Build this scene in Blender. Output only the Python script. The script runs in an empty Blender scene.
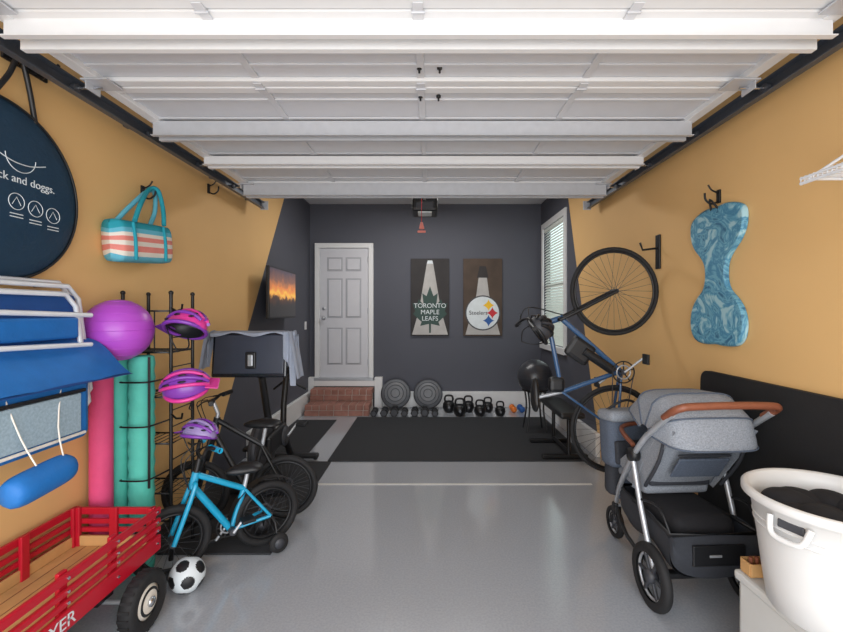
import bpy, bmesh, math, random
from mathutils import Matrix, Vector, Euler
random.seed(7)
sc = bpy.context.scene
sc.view_settings.view_transform = 'Standard'
pi = math.pi

# ---------------------------------------------------------------- materials
def lin(c):
    c /= 255.0
    return c/12.92 if c <= 0.04045 else ((c+0.055)/1.055)**2.4
def C(r, g, b): return (lin(r), lin(g), lin(b), 1)
MATS = {}
def mat(name, rgb, rough=0.5, metal=0.0, var=0.06, scale=12.0, bump=0.0, bscale=80.0, trans=0.0, coat=0.0, alpha=1.0):
    if name in MATS: return MATS[name]
    m = bpy.data.materials.new(name); m.use_nodes = True
    nt = m.node_tree; b = nt.nodes['Principled BSDF']
    tc = nt.nodes.new('ShaderNodeTexCoord')
    n = nt.nodes.new('ShaderNodeTexNoise'); n.inputs['Scale'].default_value = scale; n.inputs['Detail'].default_value = 4
    nt.links.new(tc.outputs['Object'], n.inputs['Vector'])
    r = nt.nodes.new('ShaderNodeValToRGB')
    c = C(*rgb)
    r.color_ramp.elements[0].position = 0.3; r.color_ramp.elements[1].position = 0.7
    r.color_ramp.elements[0].color = (c[0]*(1-var), c[1]*(1-var), c[2]*(1-var), 1)
    r.color_ramp.elements[1].color = (min(1, c[0]*(1+var)), min(1, c[1]*(1+var)), min(1, c[2]*(1+var)), 1)
    nt.links.new(n.outputs['Fac'], r.inputs['Fac']); nt.links.new(r.outputs['Color'], b.inputs['Base Color'])
    b.inputs['Roughness'].default_value = rough; b.inputs['Metallic'].default_value = metal
    b.inputs['Transmission Weight'].default_value = trans
    b.inputs['Coat Weight'].default_value = coat
    b.inputs['Alpha'].default_value = alpha
    if bump > 0:
        n2 = nt.nodes.new('ShaderNodeTexNoise'); n2.inputs['Scale'].default_value = bscale
        nt.links.new(tc.outputs['Object'], n2.inputs['Vector'])
        bp = nt.nodes.new('ShaderNodeBump'); bp.inputs['Strength'].default_value = bump; bp.inputs['Distance'].default_value = 0.01
        nt.links.new(n2.outputs['Fac'], bp.inputs['Height']); nt.links.new(bp.outputs['Normal'], b.inputs['Normal'])
    MATS[name] = m
    return m

GOLD = mat('wall_paint_gold', (226, 184, 124), 0.7, var=0.02, scale=2, bump=0.05, bscale=200)
SLATE = mat('wall_paint_slate', (80, 82, 92), 0.7, var=0.02, scale=2, bump=0.05, bscale=200)
WHITE = mat('white_paint', (224, 225, 226), 0.45, var=0.015)
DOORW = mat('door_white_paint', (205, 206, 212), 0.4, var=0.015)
DOORSH = mat('door_groove_shade', (170, 172, 179), 0.5, var=0.015)  # darker copy of the door white, groove shade put into the colour
CEIL = mat('ceiling_paint', (215, 215, 218), 0.8, var=0.01)
GDOOR = mat('garage_door_enamel', (224, 225, 227), 0.4, var=0.015)
GDOOR2 = mat('garage_door_enamel_panel', (206, 208, 213), 0.45, var=0.02)
GALV = mat('galvanised_steel', (192, 195, 201), 0.38, 0.2, var=0.04, scale=20)
DSTEEL = mat('dark_track_steel', (84, 90, 100), 0.4, 0.4, var=0.06)
BLACK = mat('black_metal', (22, 22, 24), 0.4, 0.2)
BPLAS = mat('black_plastic', (26, 27, 30), 0.45)
RUB = mat('black_rubber', (28, 28, 30), 0.75, bump=0.1)
DGREY = mat('dark_grey_plastic', (62, 64, 70), 0.5)
MATR = mat('gym_mat_rubber', (42, 44, 48), 0.85, var=0.25, scale=150, bump=0.2, bscale=300)
CHROME = mat('chrome', (200, 203, 208), 0.2, 0.9)
SILVER = mat('brushed_aluminium', (186, 190, 196), 0.35, 0.5)
NAVY = mat('navy_nylon', (18, 52, 76), 0.6, bump=0.2, bscale=60)
PRINT = mat('white_print', (214, 222, 226), 0.6)
RED = mat('red_wood_paint', (184, 22, 44), 0.35, var=0.05)
WOOD = mat('pine_wood', (205, 160, 105), 0.5, var=0.15, scale=7)
BLUEF = mat('beach_blue_fabric', (24, 108, 184), 0.6, var=0.08, bump=0.15)
BLUED = mat('beach_navy_fabric', (20, 72, 138), 0.65, var=0.08, bump=0.15)
WTUBE = mat('white_tube', (222, 226, 232), 0.3, 0.1)
MESHG = mat('mesh_pouch_grey', (150, 172, 186), 0.6, var=0.15, scale=90)
PURP = mat('purple_vinyl', (176, 76, 196), 0.35, var=0.03)
PINK = mat('pink_foam', (222, 78, 130), 0.7, bump=0.1)
TEAL = mat('teal_foam', (84, 194, 178), 0.7, bump=0.4, bscale=25)
HPINK = mat('helmet_pink', (214, 60, 150), 0.3)
HPURP = mat('helmet_purple', (126, 60, 168), 0.3)
HLAV = mat('helmet_lavender', (150, 132, 184), 0.4)
TEALC = mat('teal_canvas', (30, 150, 168), 0.8, bump=0.2)
AQUA = mat('aqua_stripe', (96, 180, 204), 0.8, bump=0.2)
CORAL = mat('coral_stripe', (222, 134, 124), 0.8, bump=0.2)
CREAM = mat('cream_stripe', (226, 220, 210), 0.8, bump=0.2)
CYAN = mat('cyan_bike_enamel', (28, 158, 200), 0.25, coat=0.5)
BBLUE = mat('slate_blue_enamel', (56, 90, 130), 0.25, coat=0.5)
STRF = mat('stroller_heather_fabric', (140, 146, 155), 0.85, var=0.24, scale=160, bump=0.2, bscale=200)
STRB = mat('stroller_blue_grey_fabric', (84, 94, 110), 0.85, var=0.22, scale=160)
STRD = mat('stroller_dark_fabric', (50, 53, 60), 0.8, var=0.1, scale=80)
LEATH = mat('brown_leather', (130, 76, 54), 0.45, var=0.08, scale=40)
TUBW = mat('white_polyethylene', (218, 218, 217), 0.35, var=0.01)
CLOTHK = mat('black_clothes', (28, 28, 32), 0.9, bump=0.5, bscale=20)
TOWEL = mat('grey_blue_towel', (150, 158, 174), 0.9, var=0.08, bump=0.3, bscale=60)
BRICK = mat('red_brick', (152, 108, 96), 0.85, var=0.25, scale=9, bump=0.4)
MORT = mat('mortar', (178, 168, 160), 0.9, bump=0.3)
CONC = mat('concrete_pale', (206, 206, 204), 0.8, var=0.04, bump=0.1)
BOXW = mat('storage_box_plastic', (206, 207, 205), 0.5, var=0.02)
BALLK = mat('charcoal_vinyl', (52, 54, 60), 0.3)
DOME = mat('dome_grey_vinyl', (108, 111, 116), 0.5)
ORNG = mat('orange_plastic', (226, 120, 40), 0.4)
YEL = mat('logo_yellow', (238, 190, 40), 0.6)
LBLUE = mat('logo_blue', (40, 90, 160), 0.6)
LRED = mat('logo_red', (196, 40, 50), 0.6)
LGRN = mat('leaf_green', (44, 70, 64), 0.6)
CANV = mat('poster_dark_canvas', (46, 43, 44), 0.7, var=0.2, scale=4)
CANV2 = mat('poster_brown_canvas', (74, 60, 50), 0.7, var=0.25, scale=4)
BEAM = mat('poster_light_grey', (176, 174, 172), 0.7, var=0.12, scale=6)
BLIND = mat('blind_white_vinyl', (236, 242, 236), 0.5)
GLOSSK = mat('screen_back_gloss', (30, 33, 40), 0.25, coat=0.4)
SBACK = mat('monitor_slate', (56, 62, 76), 0.35)

FLOOR = bpy.data.materials.new('grey_epoxy_floor'); FLOOR.use_nodes = True
nt = FLOOR.node_tree; b = nt.nodes['Principled BSDF']
tc = nt.nodes.new('ShaderNodeTexCoord')
n1 = nt.nodes.new('ShaderNodeTexNoise'); n1.inputs['Scale'].default_value = 90; n1.inputs['Detail'].default_value = 6
r1 = nt.nodes.new('ShaderNodeValToRGB'); r1.color_ramp.elements[0].position = .35; r1.color_ramp.elements[1].position = .65
r1.color_ramp.elements[0].color = C(160, 164, 171); r1.color_ramp.elements[1].color = C(170, 174, 181)
nt.links.new(tc.outputs['Object'], n1.inputs['Vector']); nt.links.new(n1.outputs['Fac'], r1.inputs['Fac'])
nt.links.new(r1.outputs['Color'], b.inputs['Base Color'])
b.inputs['Roughness'].default_value = 0.16
b.inputs['Coat Weight'].default_value = 0.5; b.inputs['Coat Roughness'].default_value = 0.08
n2 = nt.nodes.new('ShaderNodeTexNoise'); n2.inputs['Scale'].default_value = 14; n2.inputs['Detail'].default_value = 3
bp = nt.nodes.new('ShaderNodeBump'); bp.inputs['Strength'].default_value = .06; bp.inputs['Distance'].default_value = .01
nt.links.new(tc.outputs['Object'], n2.inputs['Vector']); nt.links.new(n2.outputs['Fac'], bp.inputs['Height']); nt.links.new(bp.outputs['Normal'], b.inputs['Normal'])

MARB = bpy.data.materials.new('marbled_blue_foam'); MARB.use_nodes = True
nt = MARB.node_tree; b = nt.nodes['Principled BSDF']
tc = nt.nodes.new('ShaderNodeTexCoord')
n1 = nt.nodes.new('ShaderNodeTexNoise'); n1.inputs['Scale'].default_value = 6; n1.inputs['Detail'].default_value = 7; n1.inputs['Distortion'].default_value = 2.6
r1 = nt.nodes.new('ShaderNodeValToRGB')
r1.color_ramp.elements[0].position = .36; r1.color_ramp.elements[0].color = C(50, 106, 140)
r1.color_ramp.elements[1].position = .62; r1.color_ramp.elements[1].color = C(160, 198, 208)
e = r1.color_ramp.elements.new(.44); e.color = C(112, 170, 192)
e = r1.color_ramp.elements.new(.50); e.color = C(62, 126, 162)
e = r1.color_ramp.elements.new(.56); e.color = C(104, 164, 188)
nt.links.new(tc.outputs['Object'], n1.inputs['Vector']); nt.links.new(n1.outputs['Fac'], r1.inputs['Fac'])
nt.links.new(r1.outputs['Color'], b.inputs['Base Color']); b.inputs['Roughness'].default_value = .6

SUNSET = bpy.data.materials.new('tv_sunset_picture'); SUNSET.use_nodes = True
nt = SUNSET.node_tree; b = nt.nodes['Principled BSDF']
tc = nt.nodes.new('ShaderNodeTexCoord'); sp = nt.nodes.new('ShaderNodeSeparateXYZ')
nt.links.new(tc.outputs['Generated'], sp.inputs[0])
nz = nt.nodes.new('ShaderNodeTexNoise'); nz.inputs['Scale'].default_value = 6; nz.inputs['Detail'].default_value = 6
nt.links.new(tc.outputs['Generated'], nz.inputs['Vector'])
ma = nt.nodes.new('ShaderNodeMath'); ma.operation = 'MULTIPLY_ADD'; ma.inputs[1].default_value = .35
nt.links.new(nz.outputs['Fac'], ma.inputs[0])
sb = nt.nodes.new('ShaderNodeMath'); sb.operation = 'SUBTRACT'; sb.inputs[1].default_value = .17
nt.links.new(sp.outputs['Z'], sb.inputs[0]); nt.links.new(sb.outputs[0], ma.inputs[2])
r1 = nt.nodes.new('ShaderNodeValToRGB'); cr = r1.color_ramp
cr.elements[0].position = .0; cr.elements[0].color = C(10, 8, 8)
cr.elements[1].position = 1; cr.elements[1].color = C(60, 52, 66)
for p_, c_ in ((.25, (16, 12, 12)), (.38, (70, 38, 18)), (.48, (250, 180, 70)), (.60, (206, 122, 56)), (.78, (120, 80, 66))):
    e = cr.elements.new(p_); e.color = C(*c_)
nt.links.new(ma.outputs[0], r1.inputs['Fac']); nt.links.new(r1.outputs['Color'], b.inputs['Base Color'])
nt.links.new(r1.outputs['Color'], b.inputs['Emission Color']); b.inputs['Emission Strength'].default_value = .6
b.inputs['Roughness'].default_value = .3

# ---------------------------------------------------------------- mesh builder
class B:
    def __init__(s, name):
        s.name = name; s.v = []; s.f = []; s.m = []; s.sm = []; s.mats = []; s.T = Matrix()
    def add(s, vs, fs, m, smooth=False):
        o = len(s.v)
        if m not in s.mats: s.mats.append(m)
        k = s.mats.index(m)
        s.v += [s.T @ Vector(p) for p in vs]
        for f in fs:
            s.f.append([o+i for i in f]); s.m.append(k); s.sm.append(smooth)
    def box(s, c, size, m, bev=0.0, rot=None, seg=2, smooth=False):
        bm = bmesh.new(); bmesh.ops.create_cube(bm, size=1)
        for v in bm.verts: v.co = Vector((v.co.x*size[0], v.co.y*size[1], v.co.z*size[2]))
        if bev > 0:
            bmesh.ops.bevel(bm, geom=bm.edges[:], offset=min(bev, min(size)*.49), segments=seg, profile=.5, affect='EDGES')
        R = Euler(rot).to_matrix() if rot else Matrix.Identity(3)
        bm.verts.index_update()
        vs = [R @ v.co + Vector(c) for v in bm.verts]
        fs = [[v.index for v in f.verts] for f in bm.faces]
        bm.free(); s.add(vs, fs, m, smooth)
    def bb(s, x0, x1, y0, y1, z0, z1, m, bev=0.0):
        s.box(((x0+x1)/2, (y0+y1)/2, (z0+z1)/2), (abs(x1-x0), abs(y1-y0), abs(z1-z0)), m, bev)
    def frame(s, d):
        d = Vector(d).normalized()
        a = Vector((0, 0, 1)) if abs(d.z) < .9 else Vector((1, 0, 0))
        u = d.cross(a).normalized(); w = d.cross(u).normalized()
        return u, w
    def cyl(s, p, q, r, m, r2=None, seg=14, smooth=True):
        p = Vector(p); q = Vector(q); r2 = r if r2 is None else r2
        u, w = s.frame(q-p); vs = []
        for (c, rr) in ((p, r), (q, r2)):
            for i in range(seg):
                a = 2*pi*i/seg; vs.append(c+u*math.cos(a)*rr+w*math.sin(a)*rr)
        fs = [[i, (i+1) % seg, seg+(i+1) % seg, seg+i] for i in range(seg)]
        s.add(vs, fs, m, smooth)
        s.add(vs[:seg], [list(range(seg))[::-1]], m); s.add(vs[seg:], [list(range(seg))], m)
    def tube(s, pts, r, m, closed=False, seg=8, sub=0):
        P = [Vector(p) for p in pts]
        if sub:
            Q = []; n = len(P)
            rng = n if closed else n-1
            for i in range(rng):
                if closed: a, b_, c, d = P[(i-1) % n], P[i], P[(i+1) % n], P[(i+2) % n]
                else: a, b_, c, d = P[max(i-1, 0)], P[i], P[i+1], P[min(i+2, n-1)]
                for k in range(sub):
                    t = k/sub
                    Q.append(.5*((2*b_)+(-a+c)*t+(2*a-5*b_+4*c-d)*t*t+(-a+3*b_-3*c+d)*t**3))
            if not closed: Q.append(P[-1])
            P = Q
        n = len(P); vs = []; u = None
        for i in range(n):
            if closed: d = P[(i+1) % n]-P[(i-1) % n]
            else: d = P[min(i+1, n-1)]-P[max(i-1, 0)]
            if d.length < 1e-9: d = Vector((0, 0, 1))
            d.normalize()
            if u is None: u, _ = s.frame(d)
            u = (u-d*u.dot(d))
            if u.length < 1e-6: u, _ = s.frame(d)
            u.normalize(); w = d.cross(u)
            rr = r[min(i*len(r)//n, len(r)-1)] if isinstance(r, (list, tuple)) else r
            for k in range(seg):
                a = 2*pi*k/seg; vs.append(P[i]+u*math.cos(a)*rr+w*math.sin(a)*rr)
        fs = []
        for i in range(n if closed else n-1):
            j = (i+1) % n
            for k in range(seg):
                fs.append([i*seg+k, i*seg+(k+1) % seg, j*seg+(k+1) % seg, j*seg+k])
        s.add(vs, fs, m, True)
        if not closed:
            s.add(vs[:seg], [list(range(seg))[::-1]], m); s.add(vs[-seg:], [list(range(seg))], m)
    def ring(s, c, axis, R, r, m, n=40, seg=8, a0=0, a1=2*pi):
        u, w = s.frame(axis); c = Vector(c); full = abs(a1-a0-2*pi) < 1e-6
        k = n if full else n+1
        pts = [c+u*math.cos(a0+(a1-a0)*i/n)*R+w*math.sin(a0+(a1-a0)*i/n)*R for i in range(k)]
        s.tube(pts, r, m, closed=full, seg=seg)
    def ell(s, c, r, m, nu=28, nv=16, rot=None, v0=-pi/2, v1=pi/2, fn=None):
        if not isinstance(r, (tuple, list)): r = (r, r, r)
        R = Euler(rot).to_matrix() if rot else Matrix.Identity(3); vs = []
        for j in range(nv+1):
            t = v0+(v1-v0)*j/nv
            for i in range(nu):
                a = 2*pi*i/nu
                p = Vector((math.cos(t)*math.cos(a), math.cos(t)*math.sin(a), math.sin(t)))
                if fn: p = fn(p)
                vs.append(R @ Vector((p.x*r[0], p.y*r[1], p.z*r[2]))+Vector(c))
        fs = [[j*nu+i, j*nu+(i+1) % nu, (j+1)*nu+(i+1) % nu, (j+1)*nu+i] for j in range(nv) for i in range(nu)]
        s.add(vs, fs, m, True)
    def lathe(s, prof, c, m, axis=(0, 0, 1), seg=32, smooth=True):
        ax = Vector(axis).normalized(); u, w = s.frame(ax); c = Vector(c); vs = []
        for (r, z) in prof:
            for i in range(seg):
                a = 2*pi*i/seg; vs.append(c+ax*z+u*math.cos(a)*r+w*math.sin(a)*r)
        fs = [[j*seg+i, j*seg+(i+1) % seg, (j+1)*seg+(i+1) % seg, (j+1)*seg+i] for j in range(len(prof)-1) for i in range(seg)]
        s.add(vs, fs, m, smooth)
    def prism(s, poly, o, ux, uy, th, m, smooth=False):
        o = Vector(o); ux = Vector(ux); uy = Vector(uy); nn = ux.cross(uy).normalized()
        a = [o+ux*p[0]+uy*p[1] for p in poly]; b_ = [p+nn*th for p in a]; n = len(a)
        s.add(a, [list(range(n))[::-1]], m); s.add(b_, [list(range(n))], m)
        s.add(a+b_, [[i, (i+1) % n, n+(i+1) % n, n+i] for i in range(n)], m, smooth)
    def surf(s, fn, nu, nv, m, th=0.0):
        vs = [Vector(fn(i/nu, j/nv)) for j in range(nv+1) for i in range(nu+1)]
        W = nu+1
        fs = [[j*W+i, j*W+i+1, (j+1)*W+i+1, (j+1)*W+i] for j in range(nv) for i in range(nu)]
        s.add(vs, fs, m, True)
    def done(s, parent=None):
        me = bpy.data.meshes.new(s.name); me.from_pydata([tuple(v) for v in s.v], [], s.f)
        for m in s.mats: me.materials.append(m)
        for i, p in enumerate(me.polygons):
            p.material_index = s.m[i]; p.use_smooth = s.sm[i]
        me.update()
        bm = bmesh.new(); bm.from_mesh(me); bmesh.ops.recalc_face_normals(bm, faces=bm.faces[:]); bm.to_mesh(me); bm.free()
        o = bpy.data.objects.new(s.name, me); sc.collection.objects.link(o)
        xs = [v.co.x for v in me.vertices]; ys = [v.co.y for v in me.vertices]; zs = [v.co.z for v in me.vertices]
        c = Vector(((min(xs)+max(xs))/2, (min(ys)+max(ys))/2, min(zs)))
        me.transform(Matrix.Translation(-c)); o.location = c
        return o
def text(parent, name, body, size, loc, rot, m, ext=0.0006):
    cu = bpy.data.curves.new(name, 'FONT'); cu.body = body; cu.size = size; cu.align_x = 'CENTER'; cu.align_y = 'CENTER'; cu.extrude = ext
    cu.materials.append(m)
    o = bpy.data.objects.new(name, cu); sc.collection.objects.link(o)
    o.parent = parent; o.location = Vector(loc)-parent.location; o.rotation_euler = rot
    return o

XL, XR, YB, YF, ZC = -1.887, 1.745, 6.6, -0.35, 3.18
# ---------------------------------------------------------------- room shell
g = B('floor'); g.bb(XL-.1, XR+.1, YF, YB+.1, -.1, 0, FLOOR); g.done()
g = B('driveway_ground'); g.bb(-14, 14, -18, YF, -.12, -.02, CONC); g.done()
g = B('ceiling'); g.bb(XL-.1, XR+.1, YF, YB+.1, ZC, ZC+.1, CEIL); g.done()
g = B('wall_left')
LB, LT = 3.50, 5.58
g.prism([(YF, 0), (LB, 0), (LT, ZC), (YF, ZC)], (XL-.1, 0, 0), (0, 1, 0), (0, 0, 1), .1, GOLD)
g.prism([(LB, 0), (YB, 0), (YB, ZC), (LT, ZC)], (XL-.1, 0, 0), (0, 1, 0), (0, 0, 1), .1, SLATE)
g.done()
g = B('wall_right')
W0, W1, WZ0, WZ1 = 5.43, 6.42, 1.02, 2.74
def pr(poly, m): g.prism(poly, (XR, 0, 0), (0, 1, 0), (0, 0, 1), .1, m)
pr([(YF, 0), (4.30, 0), (5.39, ZC), (YF, ZC)], GOLD)
pr([(4.30, 0), (5.41, 0), (5.41, ZC), (5.39, ZC)], SLATE)
pr([(5.41, 0), (W0, 0), (W0, ZC), (5.41, ZC)], SLATE)
pr([(W0, 0), (W1, 0), (W1, WZ0), (W0, WZ0)], SLATE)
pr([(W0, WZ1), (W1, WZ1), (W1, ZC), (W0, ZC)], SLATE)
pr([(W1, 0), (YB, 0), (YB, ZC), (W1, ZC)], SLATE)
g.done()
g = B('wall_back'); g.bb(XL-.1, XR+.1, YB, YB+.1, 0, ZC, SLATE); g.done()
g = B('baseboard_back'); g.bb(-.80, XR, YB-.06, YB, .0, .24, WHITE, .006); g.bb(-.86, -.74, YB-.10, YB, 0, .47, WHITE, .006); g.bb(XL, -1.80, YB-.1, YB, 0, .47, WHITE, .006)
g.bb(-1.80, -.86, YB-.098, YB, .335, .42, WHITE, .004); g.done()
g = B('baseboard_left'); g.bb(XL, XL+.05, 4.3, YB-.1, 0, .26, WHITE, .006); g.done()
g = B('baseboard_right'); g.bb(XR-.05, XR, 4.3, YB-.06, 0, .24, WHITE, .006); g.done()

g = B('window_1')
t = .085
g.bb(XR-.025, XR+.0, W0-t, W0, WZ0-t, WZ1+t, WHITE, .004); g.bb(XR-.025, XR, W1, W1+t, WZ0-t, WZ1+t, WHITE, .004)
g.bb(XR-.025, XR, W0, W1, WZ1, WZ1+t, WHITE, .004); g.bb(XR-.05, XR, W0-t, W1+t, WZ0-t, WZ0, WHITE, .004)
GLASS = mat('window_glass', (230, 245, 240), 0.02, var=0, trans=1.0)
g.bb(XR+.06, XR+.066, W0, W1, WZ0, WZ1, GLASS)
g.bb(XR+.05, XR+.08, W0, W1, 1.86, 1.91, WHITE)
z = WZ0+.03
while z < WZ1-.04:
    g.box((XR+.02, (W0+W1)/2, z), (.048, W1-W0-.01, .003), BLIND, rot=(0, math.radians(-52), 0)); z += .040
g.bb(XR, XR+.045, W0, W1, WZ1-.05, WZ1, BLIND, .004)
g.done()

g = B('door_1')
dx0, dx1, dz0, dz1 = -1.72, -.965, .46, 2.48
y = YB-.001
g.bb(dx0, dx1, y-.03, y, dz0, dz1, DOORW, .003)
g.bb(dx0-.08, dx0-.004, y-.05, y, dz0, dz1+.07, WHITE, .006); g.bb(dx1+.004, dx1+.08, y-.05, y, dz0, dz1+.07, WHITE, .006)
g.bb(dx0-.08, dx1+.08, y-.052, y, dz1+.004, dz1+.08, WHITE, .006)
g.bb(dx0-.08, dx1+.08, y-.10, y, dz0-.04, dz0, SILVER, .004)
pw = .245
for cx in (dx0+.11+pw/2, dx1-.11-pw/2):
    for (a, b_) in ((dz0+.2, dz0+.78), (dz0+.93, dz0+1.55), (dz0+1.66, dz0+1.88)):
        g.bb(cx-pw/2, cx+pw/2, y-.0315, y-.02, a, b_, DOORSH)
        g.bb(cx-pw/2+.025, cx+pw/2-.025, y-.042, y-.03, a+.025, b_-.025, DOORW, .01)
kx = dx0+.065
g.lathe([(0, .0), (.03, 0), (.03, .008), (.01, .012), (.01, .04), (.026, .05), (.03, .065), (.02, .08), (0, .083)], (kx, y-.03, dz0+.93), SILVER, axis=(0, -1, 0), seg=20)
g.lathe([(0, 0), (.026, 0), (.026, .012), (0, .014)], (kx, y-.03, dz0+1.08), SILVER, axis=(0, -1, 0), seg=20)
for hz in (.2, 1.0, 1.8): g.cyl((dx1-.004, y-.036, dz0+hz), (dx1-.004, y-.036, dz0+hz+.09), .007, SILVER)
g.done()
g = B('light_switch'); g.box((XL+.006, 6.35, 1.28), (.01, .08, .12), WHITE, .003); g.box((XL+.013, 6.35, 1.28), (.01, .03, .06), DOORW, .002); g.done()

g = B('brick_steps')
sx0, sx1 = -1.79, -.87
def bricks(y0, y1, z0, z1):
    g.bb(sx0+.01, sx1-.01, y0+.01, y1, z0, z1-.012, MORT)
    rows = 2; hh = (z1-z0)/rows
    for r_ in range(rows):
        x = sx0+(-.1 if r_ % 2 else 0)
        bw = .105 if r_ == rows-1 else .21
        while x < sx1-.01:
            xa = max(x, sx0); xb = min(x+bw-.01, sx1)
            if xb-xa > .02: g.bb(xa, xb, y0, min(y0+(.3 if r_ else .1), y1), z0+r_*hh+.004, z0+(r_+1)*hh-.004, BRICK, .003)
            x += bw
bricks(5.98, 6.49, 0, .16); bricks(6.26, 6.49, .16, .33)
g.done()

g = B('gym_floor_mat'); g.bb(-1.02, 1.60, 4.18, 5.9, .0, .012, MATR, .003); g.done()
g = B('gym_floor_mat'); g.bb(-1.87, -.98, 2.58, 4.16, .0, .012, MATR, .003); g.done()
g = B('gym_floor_mat'); g.bb(-1.82, -1.28, 4.2, 5.75, .0, .012, MATR, .003); g.done()
g = B('trim_floor_joint'); g.bb(-1.02, 1.4, 3.62, 3.65, .0, .003, CONC); g.done()

# ---------------------------------------------------------------- overhead garage door
g = B('overhead_garage_door')
gx0, gx1 = -1.65, 1.56
edges = [3.74, 3.19, 2.64, 2.10, 1.56, 1.02]
Zp = 2.64
for i in range(5):
    ya, yb = edges[i+1], edges[i]
    g.bb(gx0, gx1, ya+.003, yb-.003, Zp, Zp+.04, GDOOR2, .004)
    g.bb(gx0, gx1, ya+.004, ya+.06, Zp-.022, Zp, GDOOR, .006)
    g.bb(gx0, gx1, yb-.06, yb-.004, Zp-.022, Zp, GDOOR, .006)
    ncol = 4; w = (gx1-gx0)/ncol
    for k in range(ncol+1):
        x = gx0+k*w
        xa = max(gx0, x-.018); xb = min(gx1, x+.018)
        g.bb(xa, xb, ya+.05, yb-.05, Zp-.010, Zp, GDOOR2, .004)
    for yy in (ya+.16, yb-.16):
        g.bb(gx0+.05, gx1-.05, yy-.012, yy+.012, Zp-.008, Zp, GDOOR2, .006)
    for k in range(1, ncol):
        x = gx0+k*w
        g.box((x, ya, Zp-.026), (.04, .09, .005), GDOOR2, .001); g.cyl((x-.025, ya, Zp-.031), (x+.025, ya, Zp-.031), .006, GALV)
def strut(y, w, d, m):
    g.bb(gx0+.02, gx1-.02, y-w/2, y+w/2, Zp-.03, Zp-.022, m)
    g.bb(gx0+.02, gx1-.02, y-w/2, y-w/2+.004, Zp-.03-d, Zp-.03, m); g.bb(gx0+.02, gx1-.02, y+w/2-.004, y+w/2, Zp-.03-d, Zp-.03, m)
    g.bb(gx0+.02, gx1-.02, y-w/2-.022, y-w/2+.004, Zp-.034-d, Zp-.03-d, m); g.bb(gx0+.02, gx1-.02, y+w/2-.004, y+w/2+.022, Zp-.034-d, Zp-.03-d, m)
strut(2.50, .06, .08, GALV); strut(1.64, .07, .065, GDOOR); strut(3.06, .06, .055, GDOOR); strut(3.70, .06, .10, GALV)
for xx in (-.05, .045):
    for yy in (1.96, 2.22):
        g.lathe([(0, 0), (.012, 0), (.012, .012), (.005, .013), (.005, .03), (0, .03)], (xx, yy, Zp), BLACK, axis=(0, 0, -1), seg=8)
for sx, xe in ((-1, gx0), (1, gx1)):
    g.bb(min(xe, xe-sx*.06), max(xe, xe-sx*.06), 1.02, 3.74, Zp-.028, Zp+.03, GDOOR, .004)
    for yy in edges[:-1]:
        y2 = yy-.05
        g.box((xe-sx*.05, y2, Zp-.034), (.13, .11, .008), GALV, .002)
        g.box((xe-sx*.005, y2, Zp-.05), (.006, .09, .05), GALV, .002)
        g.cyl((xe-sx*.05, y2, Zp-.052), (xe+sx*.085, y2, Zp-.052), .006, CHROME)
        g.cyl((xe+sx*.068, y2, Zp-.052), (xe+sx*.09, y2, Zp-.052), .022, DGREY)
g.done()
for sx, xt, nm in ((-1, gx0-.10, 'garage_door_track'), (1, gx1+.10, 'garage_door_track')):
    g = B(nm)
    y0, y1 = .6, 4.38
    zc = Zp-.045
    g.bb(xt-.004, xt+.004, y0, y1, zc-.032, zc+.032, DSTEEL)
    g.bb(min(xt, xt-sx*.035), max(xt, xt-sx*.035), y0, y1, zc-.035, zc-.029, DSTEEL)
    g.bb(min(xt, xt-sx*.035), max(xt, xt-sx*.035), y0, y1, zc+.029, zc+.035, DSTEEL)
    xo = xt+sx*.012
    g.bb(min(xo, xo+sx*.05), max(xo, xo+sx*.05), y0, y1, zc+.05, zc+.055, DSTEEL)
    g.bb(xo-.003, xo+.003, y0, y1, zc+.0, zc+.055, GALV)
    k = y0+.05
    while k < y1:
        g.box((xt+sx*.001, k, zc), (.0095, .03, .010), BLACK); k += .12
    for yy in (2.2, 4.3):
        g.bb(xo-.003, xo+.003, yy-.02, yy+.02, zc+.02, ZC, DSTEEL)
    wx = XL if sx < 0 else XR
    for yy in (1.4, 2.6, 3.6, 4.3):
        g.bb(min(xo, wx), max(xo, wx), yy-.02, yy+.02, zc+.04, zc+.05, DSTEEL)
    g.box((xt-sx*.03, y1-.02, zc), (.08, .012, .09), GALV, .002)
    g.done()
g = B('garage_door_opener')
g.box((-.06, 4.95, 2.72), (.30, .38, .16), BPLAS, .03); g.box((-.06, 4.754, 2.70), (.2, .02, .08), DGREY, .008)
g.box((-.06, 4.90, 2.635), (.16, .2, .02), PRINT, .008)
g.bb(-.075, -.045, 3.74, 4.8, 2.76, 2.80, GALV)
for xx in (-.18, .06): g.bb(xx-.015, xx+.015, 4.95, 4.955, 2.79, ZC, GALV)
g.cyl((-.09, 4.5, 2.76), (-.09, 4.5, 2.44), .003, LRED); g.lathe([(0, 0), (.012, .0), (.025, -.05), (.03, -.07), (0, -.075)], (-.09, 4.5, 2.45), CORAL, seg=12)
g.box((-.09, 4.5, 2.35), (.09, .02, .025), CORAL, .008)
g.done()

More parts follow.
